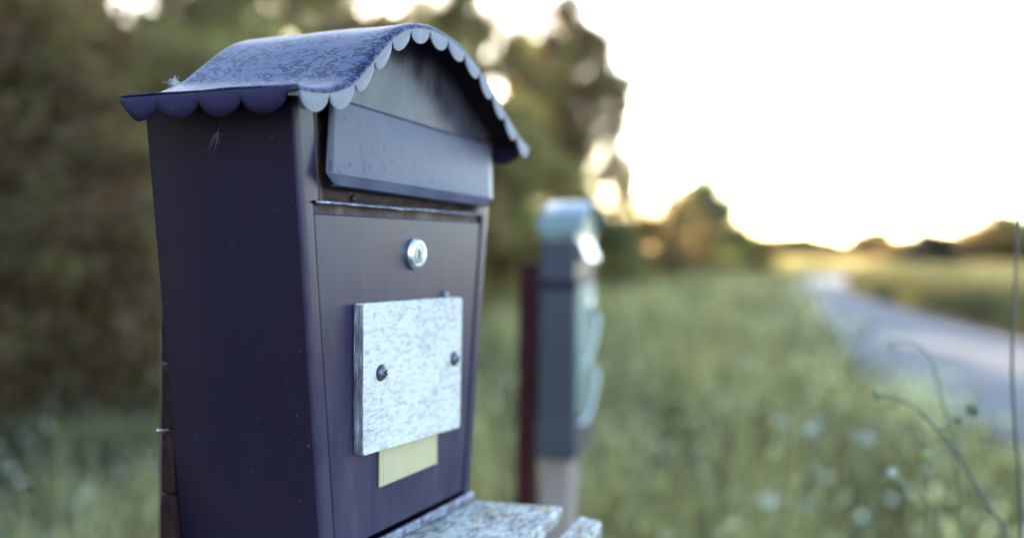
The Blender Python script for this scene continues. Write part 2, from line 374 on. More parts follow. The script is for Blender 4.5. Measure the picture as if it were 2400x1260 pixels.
# right of the road
T('bush', 'fieldB', 18.2, 40, (.72, .72, .56), 1.0, 'single dark bush standing in the dry yellow field', 'bush')
G2 = 'bushes on the horizon'
for i, (x, y, s, l) in enumerate([(46, 150, (4.0, 2, 1.25), 'low far bush just right of the road end on the horizon'),
        (60, 150, (3.8, 2, 1.65), 'broad domed far bush left of centre on the horizon'),
        (73, 150, (4.6, 2, 1.4), 'low long far bush right of the domed one on the horizon'),
        (84, 145, (3, 2, 1.2), 'far bush left behind the single dark field bush'),
        (49, 92, (1.9, 2, 1.75), 'pointed far bush near the right edge of the picture'),
        (56, 95, (3, 2, .95), 'low far bush at the right edge of the picture'),
        (43.5, 97, (2.4, 2, .95), 'far bush left of the pointed one on the right horizon')]):
    T('far_bush', 'farB', x, y, s, i * 1.3, l, 'bush', G2)

# ------------------------------------------------------------------ grass
def blades(name, X, Y, H, W, mat, kind_label, cat, z0=0, tone=None):
    n = len(X); r = np.random.default_rng(len(X))
    a = r.uniform(0, 2 * np.pi, n); lean = r.uniform(.05, .45, n) * H; b = r.uniform(0, 2 * np.pi, n)
    P = np.stack([X, Y, np.full(n, z0)], 1); S = np.stack([np.cos(a), np.sin(a), 0 * a], 1) * (W / 2)[:, None]
    L = np.stack([np.cos(b) * lean, np.sin(b) * lean, 0 * b], 1)
    mid = P + L * .3; mid[:, 2] += H * .55; tip = P + L; tip[:, 2] += H * np.sqrt(np.clip(1 - (lean / H) ** 2 * .8, .3, 1))
    v = np.stack([P - S, P + S, mid + S * .75, mid - S * .75, tip], 1).reshape(-1, 3)
    me = bpy.data.meshes.new(name); me.vertices.add(5 * n); me.vertices.foreach_set('co', v.astype('f').ravel())
    o = np.arange(n) * 5
    li = np.stack([o, o + 1, o + 2, o + 3, o + 3, o + 2, o + 4], 1).ravel().astype('i')
    me.loops.add(7 * n); me.loops.foreach_set('vertex_index', li)
    st = np.stack([np.arange(n) * 7, np.arange(n) * 7 + 4], 1).ravel().astype('i')
    me.polygons.add(2 * n); me.polygons.foreach_set('loop_start', st); me.update(calc_edges=True)
    set_tone(me, np.repeat(r.uniform(0, 1, n) if tone is None else tone, 2))
    return tag(link(name, me, mat), kind_label, cat, None, 'stuff')
rl = lambda y: np.interp(y, [p[1] for p in RL], [p[0] for p in RL])
rr = lambda y: np.interp(y, [p[1] for p in RR], [p[0] for p in RR])
N = 380000
Y = 1.0 + 54 * rng.uniform(0, 1, N) ** 2.3
left = -1.2 - Y * .62; left = np.maximum(left, -9)
X = left + (rl(Y) + .15 - left) * rng.uniform(0, 1, N)
keep = ~((X > -.75) & (X < .5) & (Y < 1.95)); X, Y = X[keep], Y[keep]
def vnoise(X, Y, sc, seed):
    g = np.random.default_rng(seed).uniform(0, 1, (256, 256)); x, y = X / sc + 500, Y / sc + 500; i, j = np.floor(x).astype(int), np.floor(y).astype(int); fx, fy = x - i, y - j
    fx, fy = fx * fx * (3 - 2 * fx), fy * fy * (3 - 2 * fy); G = lambda a, b: g[a % 256, b % 256]
    return (G(i, j) * (1 - fx) + G(i + 1, j) * fx) * (1 - fy) + (G(i, j + 1) * (1 - fx) + G(i + 1, j + 1) * fx) * fy
keep = rng.uniform(0, 1, len(X)) < np.clip((vnoise(X, Y, .17, 11) * .6 + vnoise(X, Y, .6, 12) * .4 - .30) * 3.2, .06, 1); X, Y = X[keep], Y[keep]
dist = np.hypot(X, Y)
edge = np.clip((rl(Y) + .1 - X) / 1.6, .12, 1)
def vnoise(X, Y, sc, seed):
    g = np.random.default_rng(seed).uniform(0, 1, (256, 256)); x, y = X / sc + 500, Y / sc + 500; i, j = np.floor(x).astype(int), np.floor(y).astype(int); fx, fy = x - i, y - j
    fx, fy = fx * fx * (3 - 2 * fx), fy * fy * (3 - 2 * fy); G = lambda a, b: g[a % 256, b % 256]
    return (G(i, j) * (1 - fx) + G(i + 1, j) * fx) * (1 - fy) + (G(i, j + 1) * (1 - fx) + G(i + 1, j + 1) * fx) * fy
clump = .5 * vnoise(X, Y, .16 + .0, 1) + .5 * vnoise(X, Y, .55, 2)
H = (.12 + .78 * clump * rng.uniform(.7, 1.15, len(X))) * (.30 + .9 * edge) * np.clip(1.0 + (X + .8) * .45, .50, 1) * np.where(rng.uniform(0, 1, len(X)) > .96, 1.35, 1)
W = .005 + .0011 * dist * rng.uniform(.5, 1.4, len(X))
blades('meadow_grass', X, Y, H, W, grassm, 'tall grey green meadow grass covering the verge beside the gravel road', 'grass', 0, np.clip(rng.uniform(-.25, .35, len(X)) + vnoise(X, Y, .22, 5) * .5 + vnoise(X, Y, .9, 6) * .5, 0, 1))
N = 70000
Y = 6 + 150 * rng.uniform(0, 1, N) ** 2.0; X = rr(np.minimum(Y, 44)) - .1 + (12 + Y * .75) * rng.uniform(0, 1, N) ** 1.3
far = (rng.uniform(0, 1, N) < .3); Y = np.where(far, rng.uniform(55, 150, N), Y); X = np.where(far, rng.uniform(.1, .62, N) * Y, X)
Y = np.where(~far & (X < np.interp(Y, [44, 49.5, 53, 56], [17, 23, 33, 60])) & (Y > 44), Y + 12, Y)
H = rng.uniform(.25, .50, N) * np.where(Y < 44, np.clip(.55 + (X - rr(Y)) * .5, .5, 1), 1); W = .012 + .0016 * Y
blades('dry_field_grass', X, Y, H, W, drygrass, 'dry yellow and olive field grass right of the gravel road', 'grass')
# sparse taller stalks standing above the verge near the camera
N = 420
Ys = 1.15 + 3.2 * rng.uniform(0, 1, N) ** 1.2; Xs = .42 * Ys + (rl(Ys) + .2 - .42 * Ys) * rng.uniform(0, 1, N)
blades('tall_grass_stalks', Xs, Ys, rng.uniform(.62, 1.02, N), rng.uniform(.002, .006, N), grassm, 'sparse taller grass stalks standing above the verge at the lower right', 'grass')
# low weeds at the right road edge
N = 42000
Y = 5 + 36 * rng.uniform(0, 1, N) ** 1.2; X = rr(Y) + .1 + 8 * rng.uniform(0, 1, N) ** 1.6
blades('roadside_weeds', X, Y, rng.uniform(.35, .95, N) * np.clip(.5 + (X - rr(Y)) * .6, .5, 1.1), rng.uniform(.02, .06, N), darkweed, 'dark green weeds along the right edge of the gravel road', 'weeds')
# broad leafed weeds mixed into the verge
NC = 2600
Yc = 1.7 + 30 * rng.uniform(0, 1, NC) ** 1.9; Xc = -1.2 - Yc * .5 + (rl(Yc) + 1.1 + Yc * .5) * rng.uniform(0, 1, NC)
ok = ~((Xc > -.75) & (Xc < .45) & (Yc < 2.0)); Xc, Yc = Xc[ok], Yc[ok]; NC = len(Xc)
Hc = rng.uniform(.30, .72, NC) * np.clip(1.0 + (Xc + .8) * .45, .50, 1); tc = rng.uniform(0, 1, NC); k = rng.integers(0, NC, 60000); sp = .06 + .012 * Yc[k]
P = np.stack([Xc[k] + rng.normal(0, 1, 60000) * sp, Yc[k] + rng.normal(0, 1, 60000) * sp, Hc[k] * rng.uniform(.45, 1, 60000)], 1)
U = rng.normal(size=(60000, 3)); U /= np.linalg.norm(U, axis=1)[:, None]; V = np.cross(U, rng.normal(size=(60000, 3))); V /= np.linalg.norm(V, axis=1)[:, None]
sz = (.018 + .0022 * Yc[k])[:, None] * rng.uniform(.6, 1.4, (60000, 1))
me = quads_mesh('meadow_weeds', P, U * sz, V * sz * .5, np.clip(tc[k] + rng.uniform(-.15, .15, 60000), 0, 1))
tag(link('meadow_weeds', me, weedm), 'mottled broad leafed weeds growing through the meadow grass', 'weeds', None, 'stuff')
# pale seed heads and little flowers scattered in the verge
N = 3600
Y = 1.9 + 14 * rng.uniform(0, 1, N) ** 1.6; X = -1 - Y * .5 + (rl(Y) + 1 + Y * .5) * rng.uniform(0, 1, N); Z = rng.uniform(.3, .68, N)
U = rng.normal(size=(N, 3)); U /= np.linalg.norm(U, axis=1)[:, None]; V = np.cross(U, rng.normal(size=(N, 3))); V /= np.linalg.norm(V, axis=1)[:, None]
s = rng.uniform(.003, .022, (N, 1)) * rng.uniform(.3, 1, (N, 1))
me = quads_mesh('meadow_seed_heads', np.stack([X, Y, Z], 1), U * s, V * s, rng.uniform(0, 1, N))
tag(link('meadow_seed_heads', me, petal), 'tiny pale seed heads and florets scattered through the meadow grass', 'flowers', None, 'stuff')

# white umbel flowers one can tell apart
def flower(x, y, z, r, label, group='white flowers in the verge grass', m=petal):
    t = empty('white_flower', (x, y, 0))
    pts = smooth_path([(random.uniform(-.05, .05), random.uniform(-.05, .05), 0), (.01, 0, z * .5), (0, 0, z)], 4)
    link('stem', tube(pts, .002, 'stem', 6), stemg, t)
    bm = bmesh.new()
    for i in range(26):
        a = random.uniform(0, 6.28); q = r * math.sqrt(random.random())
        bmesh.ops.create_icosphere(bm, subdivisions=1, radius=r * .17, matrix=Matrix.Translation((math.cos(a) * q, math.sin(a) * q, z + .004 + random.uniform(-.7, .7) * r * math.sqrt(max(.05, 1 - (q / r) ** 2)))))
    link('flower_head', bm_mesh('flower_head', bm, True), m, t)
    b2 = bmesh.new()
    for i in range(7):
        a = i * .9; me = tube([(0, 0, z - r * .7), (math.cos(a) * r * .6, math.sin(a) * r * .6, z)], .0007, 'ray', 5); b2.from_mesh(me)
    link('flower_rays', bm_mesh('flower_rays', b2), stemg, t)
    return tag(t, label, 'flower', group)
FL = [(.728, 2.2, .91, .021, 'largest white flower cluster right of the green mailbox'), (.655, 2.2, .93, .016, 'small pale flower just left of the largest white flower'),
      (.862, 2.2, .892, .019, 'white flower nearest the road, right of the largest white flower'), (.575, 2.0, .79, .024, 'low white flower near the bottom edge below the others'),
      (.66, 2.6, 1.02, .012, 'small white flower standing above the group of white flowers'), (.48, 2.3, .84, .010, 'small white flower right of the wooden plank ends'),
      (.95, 2.5, .84, .013, 'small white flower low beside the gravel road'), (-1.02, 2.2, .74, .012, 'small white flower in the grass left of the near mailbox'),
      (.42, 2.7, .93, .010, 'small faint white flower beside the lower end of the green mailbox')]
FL += [(.80, 2.45, .66, .013, 'small white flower low in the grass between the plank and the thick stem'), (.50, 1.75, .74, .012, 'small greenish white flower at the bottom edge right of the plank ends'), (.98, 2.9, .80, .016, 'pale flower at the edge of the road left of the thick stem')]
for f in FL: flower(*f)

# ------------------------------------------------------------------ near mailbox
YAW = R(64.711)
MB = (-.0730, .6535, 1.1577)
mail = tag(empty('mailbox', MB, YAW), 'large dark violet navy metal mailbox with scalloped curved blue roof in the foreground', 'mailbox', 'mailboxes')
def hw(z): return .097 + .1163 * (z + .0075)
ZB = -.0155
# roof profile measured across the front
PX = [-.1535, -.1400, -.1300, -.1220, -.1148, -.1080, -.102, -.0932, -.0842, -.0702, -.0555, -.040, -.0265, -.0078, .0115, .0306, .0509, .0724, .0953, .1155, .1323, .1440, .1545]
PZ = [.2788, .2795, .2808, .2826, .2852, .2880, .2916, .2990, .3070, .3192, .3297, .3367, .3403, .3424, .3412, .3378, .3315, .3215, .3079, .2955, .2863, .2805, .2768]
prof = smooth_path([(x, 0, z) for x, z in zip(PX, PZ)], 8)
YF, YR = -.0223, .1150
arc = [0]
for a, b in zip(prof[:-1], prof[1:]): arc.append(arc[-1] + (b - a).length)
rows = []
def prow(y, dz, inset=0):
    r = []
    for i, p in enumerate(prof):
        t = (prof[min(i + 1, len(prof) - 1)] - prof[max(i - 1, 0)]).normalized(); n = Vector((t.z, 0, -t.x))
        r.append((p.x + n.x * dz, y, p.z + n.z * dz))
    return r
for y, dz in ((YR, .0), (YR - .002, 0), (.09, 0), (.07, 0), (.05, .0), (.03, 0), (.01, 0), (-.008, 0), (YF + .0045, 0), (YF + .0026, .0003), (YF + .0011, .0011), (YF + .0003, .0022), (YF, .0034)):
    rows.append(prow(y, dz))
# the flare near the rear eave is softer and higher than at the front edge
rows = [[(x, y, z + .0048 * math.exp(-((x + .107) / .034) ** 2) * min(1, max(0, (y + .012) / .11))) for x, y, z in r] for r in rows]
# gentle denting of the sheet
rows = [[(x, y, z + .0007 * math.sin(x * 40 + y * 55) * math.sin(y * 38 + 1)) if YF + .01 < y < YR - .004 else (x, y, z) for x, y, z in r] for r in rows]
rf = link('roof', grid(rows, 'roof'), under, mail); mod(rf, 'SOLIDIFY', thickness=.0009, offset=0, material_offset=1, material_offset_rim=1)
rf.data.materials.append(mt(roofm))
# front scalloped trim
NS = 13; L = arc[-1]; v = []; f = []
samples = [i / (NS * 16) for i in range(NS * 16 + 1)]
def at_arc(s):
    import bisect
    i = min(max(bisect.bisect_left(arc, s), 1), len(arc) - 1); t = (s - arc[i - 1]) / (arc[i] - arc[i - 1]); return prof[i - 1].lerp(prof[i], t), (prof[i] - prof[i - 1]).normalized()
for u in samples:
    p, t = at_arc(u * L); n = Vector((t.z, 0, -t.x)); k = u * NS; k -= math.floor(k)
    if u >= 1: k = 1
    drop = .0012 + .0095 * max(0, 1 - (2 * k - 1) ** 2) ** .6 * (1 + .06 * math.sin(math.floor(u * NS) * 2.3))
    top = p + n * .0034; bot = top + Vector((0, 0, -drop)) * .85 + n * drop * .15
    v += [(top.x, YF, top.z), ((top.x + bot.x) / 2, YF - .0001, (top.z + bot.z) / 2), (bot.x, YF + .0004, bot.z)]
for i in range(len(samples) - 1):
    for j in (0, 1): f.append((3 * i + j, 3 * i + j + 1, 3 * i + 3 + j + 1, 3 * i + 3 + j))
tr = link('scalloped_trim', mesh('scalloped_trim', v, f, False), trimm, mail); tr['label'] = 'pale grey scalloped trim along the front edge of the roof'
mod(tr, 'SOLIDIFY', thickness=.0009, offset=0)
# side trims (four scallops each)
def side_trim(sx, xe, ze, lab):
    v = []; f = []; n = 4 * 20
    for i in range(n + 1):
        u = i / n; y = YR + (-.0137 - YR) * u; k = (u * 4) % 1 if i < n else 1
        drop = .0056 + .0096 * max(0, 1 - (2 * k - 1) ** 2) ** .66
        if u < .12: drop *= .15 + .85 * (u / .12) ** .6
        if i == 0: drop = .0012
        if i == n: drop = .004
        yy = y
        v += [(xe - sx * .0012, yy, ze + .0002), (xe, yy, ze - .0012), (xe + sx * .0004, yy, ze - drop * .6), (xe + sx * .0002 * math.sin(u * 9), yy, ze - drop)]
    v += [(xe - sx * .0012, YF + .0012, ze + .0002), (xe, YF + .0012, ze - .0012), (xe, YF + .0012, ze - .0022), (xe, YF + .0012, ze - .0032)]; n += 1
    for i in range(n):
        for j in range(3): f.append((4 * i + j, 4 * i + j + 1, 4 * i + 4 + j + 1, 4 * i + 4 + j))
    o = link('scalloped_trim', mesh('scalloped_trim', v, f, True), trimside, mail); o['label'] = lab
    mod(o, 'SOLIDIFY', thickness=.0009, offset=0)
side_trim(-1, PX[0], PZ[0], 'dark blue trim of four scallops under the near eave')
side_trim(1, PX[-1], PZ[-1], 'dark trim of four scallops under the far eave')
# body shell: plan polyline swept upwards with taper
rows = []; D = .1199
zl = [ZB, -.0075, .02, .06, .10, .14, .18, .209, .2165]
def plan(w, notch=.0105, turn=.008):
    h = [(-(w - notch), turn), (-(w - notch), .0012), (-(w - notch - .0004) - .0006, .0002), (-(w - .0040), 0), (-(w - .0026), .0001), (-(w - .0012), .0005), (-(w - .0004), .0013), (-w, .0028), (-w, .0055), (-w, D * .5), (-w, D - .002), (-(w - .002), D), (0, D)]
    return h + [(-x, y) for x, y in h[:-1]][::-1]
for z in zl: rows.append([(x, y, z) for x, y in plan(hw(z))])
for z in (.2185, .235, .255, .2705, .2775): rows.append([(x, y, z) for x, y in plan(hw(z), .0165, .010)])
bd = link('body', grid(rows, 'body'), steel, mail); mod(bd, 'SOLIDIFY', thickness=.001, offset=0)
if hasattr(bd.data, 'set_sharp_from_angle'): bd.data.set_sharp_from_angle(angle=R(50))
bd.data.materials.append(mt(steel_skylit)); bd.data.materials.append(mt(rusty))
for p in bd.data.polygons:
    if p.center.y < .003: p.material_index = 2 if p.center.z > .2706 else 1  # front columns lightened for sky, their tops dark for eave shade and rust
# floor and gable closing
link('floor_panel', boxm(-.0945, .0945, .0012, D - .001, ZB + .0005, ZB + .0015), steel, mail)
def gable(y, th, m, z0, inset, name='gable', xr=.131):
    bot = [(-xr, z0), (xr, z0)]
    pts = [(p.x, p.z - inset) for p in prof if -xr < p.x < xr]
    ring = [(bot[0][0], bot[0][1])] + [(bot[1][0], bot[1][1])] + pts[::-1]
    return link(name, prism([(x, y, z) for x, z in ring], [(x, y + th, z) for x, z in ring], name), m, mail)
g = gable(.0045, .001, gablem, .2745, .0012); g['label'] = 'weathered arched panel under the front of the roof'
gable(D - .003, .001, steel, .270, .0012, 'rear_gable')
# recess panel behind the flap, dished towards the columns
rows = []
for z in (.2170, .2175, .225, .24, .26, .2775):
    w = hw(z) - .0165; dep = .0085 if z > .2172 else .0065
    r = []
    for x, d in ((-w, .0004), (-w + .004, .001), (-w + .009, .4 * dep), (-w + .014, .9 * dep), (-w + .018, dep), (0, dep), (w - .018, dep), (w - .014, .9 * dep), (w - .009, .4 * dep), (w - .004, .001), (w, .0004)):
        r.append((x, d + .0003, z))
    rows.append(r)
rp = link('recess_panel', grid(rows, 'recess_panel'), rusty, mail); mod(rp, 'SOLIDIFY', thickness=.0008, offset=1)
# ledge above the door: lip with a dent
v = []; f = []; n = 60; w = hw(.217) - .0112
for i in range(n + 1):
    x = -w + 2 * w * i / n
    dent = -.0013 * math.exp(-((x + .012) / .006) ** 2) 
    z = .2168 + dent * .8 * .7; sag = .0002 * math.sin(x * 61 + 1)
    v += [(x, .0085, z + .0018), (x, .0020, z + .0008), (x, -.0008, z + .0004 + sag), (x, -.0022, z + .0002 + sag), (x, -.0026, z - .0005 + sag), (x, -.0022, z - .0012 + sag), (x, .0028, z - .0014)]
for i in range(n):
    for j in range(6): f.append((7 * i + j, 7 * i + j + 1, 7 * i + 8 + j, 7 * i + 7 + j))
lg = link('ledge', mesh('ledge', v, f, True), lipm, mail); lg['label'] = 'dented worn metal ledge above the door'
link('door_header', boxm(-w + .0002, w - .0002, .0032, .0044, .2070, .2155), rusty, mail)
# door
z0, z1 = -.0062, .2096
dg = .0128
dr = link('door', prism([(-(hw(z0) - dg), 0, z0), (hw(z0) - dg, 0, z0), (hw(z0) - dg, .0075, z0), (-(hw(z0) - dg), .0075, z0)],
    [(-(hw(z1) - dg), 0, z1), (hw(z1) - dg, 0, z1), (hw(z1) - dg, .0075, z1), (-(hw(z1) - dg), .0075, z1)], 'door'), steel_skylit, mail); bevel(dr, .0012, 3)
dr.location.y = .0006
# flap: top hinge fold, sloping plate, folded lower lip with a clipped corner
ft = lambda x: .2772 - .0443 * x * .75
fb = lambda x: .2322 - .018 * x
rows = []
xl0, xl1, xr0, xr1 = -.0975, -.1095, .1245, .1150
for s, (yy, mode) in enumerate([(.0044, -2), (.0034, -1.5), (-.0010, 0), (-.0030, .25), (-.0048, .5), (-.0064, .75), (-.0080, .985), (-.0083, 1.0), (-.0062, 1.13), (-.0040, 1.15)]):
    r = []
    for i in range(31):
        t = i / 30; mm = max(0, min(mode, 1)); xa = xl0 + (xl1 - xl0) * mm; xb = xr0 + (xr1 - xr0) * mm
        if mode > 1: xa += .0105 * min(1, (mode - 1) / .13); xb -= .004
        x = xa + (xb - xa) * t
        z = ft(x) + (fb(x) - ft(x)) * mm
        if mode < 0: z += .0018 * -mode
        if mode > 1: z -= (mode - 1) * .050
        r.append((x, yy - (.0006 * math.sin(math.pi * t) if 0 < mode <= 1 else 0), z))
    rows.append(r)
fl = link('letter_flap', grid(rows, 'letter_flap'), flap_paint, mail); mod(fl, 'SOLIDIFY', thickness=.0011, offset=1)
fl.data.set_sharp_from_angle(angle=R(40)) if hasattr(fl.data, 'set_sharp_from_angle') else None
fl['label'] = 'tilted dusty grey blue letter flap'
fl.data.materials.append(mt(lipblue))
nq = 30
for i, p in enumerate(fl.data.polygons):
    if i // nq >= 7 or i // nq < 2: p.material_index = 1
# bottom lip of the body
wb = hw(-.009)
bl = link('bottom_lip', boxm(-wb, wb, -.0042, -.0002, ZB, -.0085), lipm, mail); bevel(bl, .0014, 3); bl['label'] = 'chalky worn bottom lip'
# rivet, bolt
def dome(name, r, h, m, loc, parent=mail, rx=0):
    prof_ = [(r, 0), (r, h * .3)] + [(r * math.cos(a), h * .3 + h * .7 * math.sin(a)) for a in (R(20), R(40), R(60), R(78))]
    o = link(name, lathe(prof_, name, 20), m, parent); o.location = loc; return o
dome('rivet', .0024, .0022, rusty, (-.0600, .0070, .2212))
dome('bolt', .0030, .0035, lipm, (.0514, .0004, .1535))
# lock
lk = link('lock', lathe([(.0112, 0), (.0114, .0008), (.0113, .0026), (.0094, .0048), (.0082, .0050), (.0078, .0046), (.0074, .0042), (.0040, .0042)], 'lock', 40), chrome, mail); lk.location = (.0060, .0006, .1846)
core = link('lock_core', lathe([(.0070, .0040), (.0069, .0046), (.0062, .0049), (.002, .0049)], 'lock_core', 32), nickel_core, lk)
kh = bmesh.new()
for (px, pz, w_, h_) in ((-.0005, .0018, .0018, .0020), (.0004, .0004, .0020, .0020), (-.0005, -.0014, .0016, .0020), (0, .0, .0011, .0072)):
    bmesh.ops.create_cube(kh, size=1, matrix=Matrix.Translation((px, -.0049, pz)) @ Matrix.Diagonal((w_, .0004, h_, 1)))
link('keyhole', bm_mesh('keyhole', kh), black, lk)
# white wooden board with two screws
zz = .0055; y0, y1 = -.0078, -.0002
fr = [(-.0672, .0540), (.0640, .0500), (.0652, .1512), (-.0690, .1528)]
pts = []
for (cx, cz), (ax, az) in zip(fr, ((1, 1), (-1, 1), (-1, -1), (1, -1))):
    pts.append((cx, cz, ax, az))
ring = []
order = [(0, 'b'), (1, 'b'), (2, 't'), (3, 't')]
for (cx, cz, ax, az) in pts:
    rr_ = .0026
    seq = [(cx, cz + az * rr_), (cx + ax * .0008, cz + az * .0008), (cx + ax * rr_, cz)]
    if (ax, az) in ((-1, 1), (1, -1)): seq = seq[::-1]
    ring += seq
def rough_ring(ring):
    out = []
    for i in range(len(ring)):
        a, b = ring[i], ring[(i + 1) % len(ring)]; n = max(1, int(math.dist(a, b) / .004))
        for k in range(n): out.append((a[0] + (b[0] - a[0]) * k / n + random.uniform(-.00018, .00018), a[1] + (b[1] - a[1]) * k / n + random.uniform(-.00022, .00022)))
    return out
ring = rough_ring(ring)
bo = link('name_board', prism([(x, y0, z) for x, z in ring], [(x, y1, z) for x, z in ring], 'name_board'), boardm, mail); bo['label'] = 'blank flaking white plywood board screwed to the door'
bo.data.materials.append(mt(boardedge))
for p in bo.data.polygons:
    if abs(p.normal.y) < .5 and p.normal.x < -.6: p.material_index = 1
bevel(bo, .0005, 2)
for (sx, sz) in ((-.0478, .1059), (.0524, .1046)):
    s = dome('screw', .0046, .0040, dark_metal, (sx, y0, sz), bo)
    w_ = link('washer', lathe([(.0056, 0), (.0056, .0006), (.003, .0007)], 'washer', 24), rusty, bo); w_.location = (sx, y0, sz)
    sl = bmesh.new()
    for ang in (R(30), R(120)):
        bmesh.ops.create_cube(sl, size=1, matrix=Matrix.Translation((0, -.0036, 0)) @ Matrix.Rotation(ang, 4, 'Y') @ Matrix.Diagonal((.0050, .0012, .0009, 1)))
    bmesh.ops.translate(sl, verts=sl.verts, vec=(sx, y0, sz))
    link('screw_slot', bm_mesh('screw_slot', sl), black, bo)
# yellowed plate under the board
np_ = link('name_plate', boxm(-.0375, .0405, -.0012, .0003, .0258, .060), plate, mail); bevel(np_, .0004, 2); np_['label'] = 'blank yellowed plastic plate below the white board'
link('plate_insert', boxm(-.0335, .0365, -.0015, -.00125, .0285, .0590), plate, np_)
# edge fold of the near side panel and rear flange
for sx in (-1,):
    rows = [[(sx * (hw(z) + .0006), D - .012 + dx, z) for dx in (0, .0121)] for z in (ZB, .1, .27)]

# ------------------------------------------------------------------ wooden stand of the near mailbox
stand = tag(empty('mailbox_stand', (0, 0, 0)), 'weathered grey wooden stand with plank shelf and boards behind the near mailbox', 'stand')
MW = Matrix.Translation(MB) @ Matrix.Rotation(YAW, 4, 'Z')
stand.matrix_world = Matrix.Translation((MB[0], MB[1], 0)) @ Matrix.Rotation(YAW, 4, 'Z')
dz = MB[2]
def rough_solid(o, amp, cuts=3):
    """uneven old wood: subdivide and jitter"""
    bm = bmesh.new(); bm.from_mesh(o.data)
    L_ = [e for e in bm.edges if e.calc_length() > .02]
    bmesh.ops.subdivide_edges(bm, edges=L_, cuts=cuts, use_grid_fill=True)
    for v_ in bm.verts: v_.co += Vector((random.uniform(-amp, amp), random.uniform(-amp, amp), random.uniform(-amp, amp)))
    bm.to_mesh(o.data); bm.free(); bevel(o, .0018, 2)
zp = dz - .0168; th = .012
a_ = [(-.135, -.0990), (.1183, -.0734), (.0985, .0035), (.0900, .0900), (-.135, .0900)]
pk = link('shelf_plank', prism([(x, y, zp - th) for x, y in a_], [(x, y, zp) for x, y in a_], 'shelf_plank'), plankm, stand); rough_solid(pk, .0004, 6)
pk['label'] = 'wide grey plank with yellow lichen under the mailbox'
a_ = [(-.135, -.1315), (.1215, -.1055), (.1262, -.0850), (-.135, -.1095)]
p2 = link('shelf_plank', prism([(x, y, zp - .026) for x, y in a_], [(x, y, zp - .008) for x, y in a_], 'shelf_plank'), plankm, stand); rough_solid(p2, .0006, 6)
p2['label'] = 'narrow grey plank at the front of the shelf'
link('shelf_bearer', boxm(-.06, -.03, -.125, .12, zp - .062, zp - .0265), postm, stand)
link('shelf_bearer', boxm(.05, .08, -.10, .12, zp - .062, zp - .0265), postm, stand)
for (za, zb_, off) in ((.0645, .108, 0), (.0205, .0622, .0006), (-.024, .0195, .0010), (-.070, -.0255, .0004)):
    o = link('back_board', boxm(-.1035 + off, .120, .1212, .1320 + off, dz + za, dz + zb_), endgrain, stand); rough_solid(o, .0004, 3)
o = link('back_board', boxm(-.1035, .120, .1212, .1318, dz + .1095, dz + .150), endgrain, stand); rough_solid(o, .0004, 3)
# sliver of torn paper in the joint
sv_ = link('paper_sliver', mesh('paper_sliver', [(-.106, .1330, dz + .0630), (-.106, .1240, dz + .0655), (-.104, .1235, dz + .0648), (-.105, .1325, dz + .0640), (-.1055, .1328, dz + .0652)], [(0, 1, 2, 3), (0, 3, 4)]), fluffm, stand)
link('post', boxm(-.035, .055, .1325, .205, -.2, dz + .12), postm, stand)

# ------------------------------------------------------------------ seed down
def down(name, pts_c, nh, L_, label, spread=(1, 1, 1), curl=.3, rad=.00012, main=None):
    t = bmesh.new(); c = Vector(pts_c)
    for i in range(nh):
        d = Vector((random.gauss(0, 1) * spread[0], random.gauss(0, 1) * spread[1], random.gauss(0, 1) * spread[2]))
        if main is not None: d = d * .45 + Vector(main)
        d.normalize(); l = L_ * random.uniform(.5, 1.1); k = Vector((random.gauss(0, 1), random.gauss(0, 1), random.gauss(0, 1))) * curl * l
        me_ = tube([c, c + d * l * .5 + k * .25, c + d * l + k * .1], [rad, rad * .8, rad * .3], 'h', 4, False); t.from_mesh(me_); bpy.data.meshes.remove(me_)
    return t
fl1 = down('roof_seed', (0, 0, .0045), 60, .0040, '', (1, 1.3, .7), 2.4, .00011)
o = link('seed_fluff', bm_mesh('seed_fluff', fl1), fluffm); o.matrix_world = MW @ Matrix.Translation((-.1440, .0790, .2822))
tag(o, 'tangled white tuft of seed down sitting on the roof edge', 'seed fluff')
fl2 = down('side_seed', (0, 0, 0), 16, .013, '', (.15, 1, .5), .15, .00008, (-.25, -.05, -1))
me_ = tube([(0, 0, 0), (.0005, -.001, .003), (.001, -.0025, .0072)], [.00012, .0001, .0001], 's', 5); fl2.from_mesh(me_)
for e in ((-.0010, -.0085, -.0020),):
    me_ = tube([(0, 0, 0), (-.0006, -.004, -.0024), e], [.0001, .00009, .00005], 's', 4); fl2.from_mesh(me_)
o = link('dandelion_seed', bm_mesh('dandelion_seed', fl2), fluffd); o.matrix_world = MW @ Matrix.Translation((-.1310, .0572, .2585))
tag(o, 'single feathery dandelion seed hanging on the dark side of the mailbox', 'seed')

# ------------------------------------------------------------------ green mailbox behind
YAW2 = R(75); m2 = tag(empty('mailbox', (.1050, 1.500, .998), YAW2), 'slim grey green metal mailbox with pale roof standing behind the near mailbox', 'mailbox', 'mailboxes')
W2, D2, H2 = .175, .060, .36
bright2 = Mat('worn_aluminium', (.62, .66, .64), .42, 1)
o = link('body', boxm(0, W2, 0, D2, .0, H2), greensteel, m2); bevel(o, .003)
o = link('lower_band', boxm(-.004, W2 + .004, -.004, D2 + .004, -.002, .060), greensteel, m2); bevel(o, .002)
o = link('upper_band', boxm(-.0012, W2 + .0012, -.0012, D2 + .0012, .280, .294), under, m2)
o = link('door', boxm(.008, W2 - .008, -.004, -.0003, .07, .285), greensteel_lit, m2); bevel(o, .0015)
